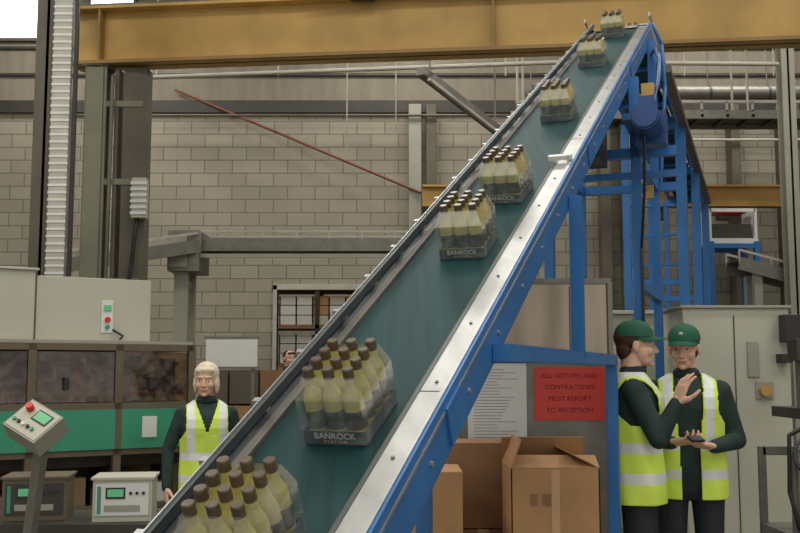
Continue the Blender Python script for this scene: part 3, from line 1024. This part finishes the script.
    if woman:
        mb.ell((0, .022, .04), (.088, .098, .088), hair)
        for sx in (-1, 1):
            mb.ell((.072*sx, .010, -.03), (.020, .045, .065), hair)
        mb.ell((0, .07, -.03), (.07, .045, .08), hair)
        mb.capsule((-.05, -.060, .068), (.05, -.060, .068), .02, .02, hair)
    else:
        mb.ell((0, .030, .038), (.080, .088, .082), hair)
        mb.ell((0, .06, -.02), (.066, .045, .065), hair)
        for sx in (-1, 1): mb.ell((.070*sx, .022, .015), (.010, .022, .030), hair)
        if not cap: mb.capsule((-.04, -.06, .07), (.04, -.06, .07), .018, .018, hair)
    me = realise(mb, .006, 2, 'hair'); me.materials.append(hair)
    put(me, 'hair', parent=hp)
    if cap:
        mb = MB()
        n = 28; rings = 7; vs = []; fs = []
        for i in range(rings+1):
            t = math.pi/2*i/rings
            for k in range(n):
                a = 2*math.pi*k/n
                vs.append((.087*math.cos(a)*math.cos(t)**.8 if i < rings else 0, .012+.103*math.sin(a)*math.cos(t)**.8 if i < rings else .012, .042+.088*math.sin(t)))
        for i in range(rings):
            for k in range(n):
                fs.append((i*n+k, i*n+(k+1) % n, (i+1)*n+(k+1) % n, (i+1)*n+k))
        mb.add(vs, fs, M_capg, True)
        mb.ell((0, .012, .13), (.008, .008, .005), M_capg)
        vs = []; m_ = 14
        for lvl in (0, -.004):
            for i in range(m_+1):
                a = math.pi+math.pi*i/m_
                x = math.cos(a)
                vs.append((.080*x, .012+.098*math.sin(a)*.95, .046+lvl-.008*x*x))
            for i in range(m_+1):
                a = math.pi+math.pi*i/m_
                x = math.cos(a)
                vs.append((.074*x, -.030+.128*math.sin(a), .034+lvl-.018*x*x))
        fs = []
        o2 = 2*(m_+1)
        for i in range(m_):
            fs.append((i, i+1, m_+1+i+1, m_+1+i)); fs.append((o2+i+1, o2+i, o2+m_+1+i, o2+m_+2+i))
            fs.append((m_+1+i, m_+2+i, o2+m_+2+i, o2+m_+1+i))
        mb.add(vs, fs, M_capg, True)
        mb.ell((0, -.080, .084), (.012, .005, .009), M_labell)
        mb.build('cap', parent=hp)
    mb = MB()
    mb.loft([(1.46, .014, .082, .074), (1.505, .012, .066, .064), (1.510, .012, .059, .058)], top)
    mb.build('collar', parent=root)
    return root

r = person('man_in_hivis_vest', (1.60, 5.62, 0), -12, 1.03,
           [((-.25, .0, 1.14), (-.10, -.235, 1.13)), ((.255, .03, 1.13), (.115, -.20, 1.11))], yaw=-14, tilt=7, cap=True, gap=.05)
hand(r, (-.10, -.235, 1.13), (.75, -.55, .15), (.1, .3, .9), -1, 26)
hand(r, (.115, -.20, 1.11), (-.72, -.5, .12), (0, .2, .95), 1, 30)
b = MB(); b.box(-.035, .035, -.06, .06, -.008, .008, M_black, T((.005, -.315, 1.165)) @ R(20, 'Z') @ R(15, 'X'))
b.build('held_phone', parent=r, bevel=.003)
r = person('man_in_hivis_vest', (1.262, 5.40, 0), 78, 1.035,
           [((-.24, -.10, 1.16), (-.21, -.19, 1.33)), ((.24, .05, 1.13), (.22, .0, .90))], yaw=6, tilt=0, cap=True, legs=[(-.10, .03), (.11, -.06)])
hand(r, (-.21, -.19, 1.33), (.05, -.35, .94), (.55, -.75, -.2), -1, 12, 1.6)
hand(r, (.22, .0, .90), (-.05, -.15, -.97), (-.9, .1, 0), -1, 26)
r = person('woman_in_hivis_vest', (-1.23, 6.42, 0), 14, .915,
           [((-.255, .02, 1.15), (-.26, -.06, .90)), ((.245, .03, 1.14), (.20, -.10, .93))], yaw=-14, tilt=4, woman=True, hair=M_hairw, open_v=False)
hand(r, (-.26, -.06, .90), (.05, -.2, -.97), (.9, .1, 0), 1, 22)
hand(r, (.20, -.10, .93), (-.25, -.35, -.9), (-.9, .2, 0), -1, 22)
r = person('distant_worker', (-1.68, 15.2, 0), 35, 1.06,
           [((-.26, .02, 1.14), (-.25, -.10, .92)), ((.26, .03, 1.14), (.24, -.10, .93))], yaw=0, vest=False, top=M_trou)
hand(r, (-.25, -.10, .92), (.05, -.2, -.97), (.9, .1, 0), 1, 22)
hand(r, (.24, -.10, .93), (-.05, -.2, -.97), (-.9, .1, 0), -1, 22)

# ------------------------------------------------------------ lights
for x in (-5, 0.2, 5.2):
    for y in (1.2, 5.4, 9.6, 14.2):
        L = bpy.data.lights.new('ceiling_lamp_light', 'AREA')
        L.shape = 'RECTANGLE'; L.size = 2.6; L.size_y = 1.0
        L.energy = 122; L.color = (1.0, .98, .93)
        ob = bpy.data.objects.new('lamp', L); scn.collection.objects.link(ob)
        b = MB()
        b.box(-1.35, 1.35, -.55, .55, .02, .10, M_white)
        b.cyl((-1, 0, .1), (-1, 0, .42), .012, M_dark, n=6); b.cyl((1, 0, .1), (1, 0, .42), .012, M_dark, n=6)
        fx = b.build('ceiling_light', T((x, y, 7.76)))
        ob.parent = fx; ob.location = (0, 0, 0)
L = bpy.data.lights.new('store_light', 'AREA'); L.size = 2; L.energy = 320; L.color = (1, .98, .94)
b = MB(); b.box(-1.1, 1.1, -1.1, 1.1, .02, .08, M_white)
b.cyl((0, 0, .08), (0, 0, 1.19), .02, M_dark, n=6)
fx = b.build('ceiling_light', T((-1.5, 17.5, 7.0)))
ob = bpy.data.objects.new('lamp', L); scn.collection.objects.link(ob); ob.parent = fx

w = bpy.data.worlds.new('world'); scn.world = w; w.use_nodes = True
w.node_tree.nodes['Background'].inputs['Color'].default_value = (1.0, .98, .93, 1)
w.node_tree.nodes['Background'].inputs['Strength'].default_value = .9  # added fill light, entering where the room is left open behind the camera

# ------------------------------------------------------------ camera
cam = bpy.data.cameras.new('camera'); cam.lens = 45; cam.sensor_width = 36
co = bpy.data.objects.new('camera', cam); scn.collection.objects.link(co)
co.location = (0, 0, 1.55); co.rotation_euler = (math.radians(95.91), 0, 0)
scn.camera = co
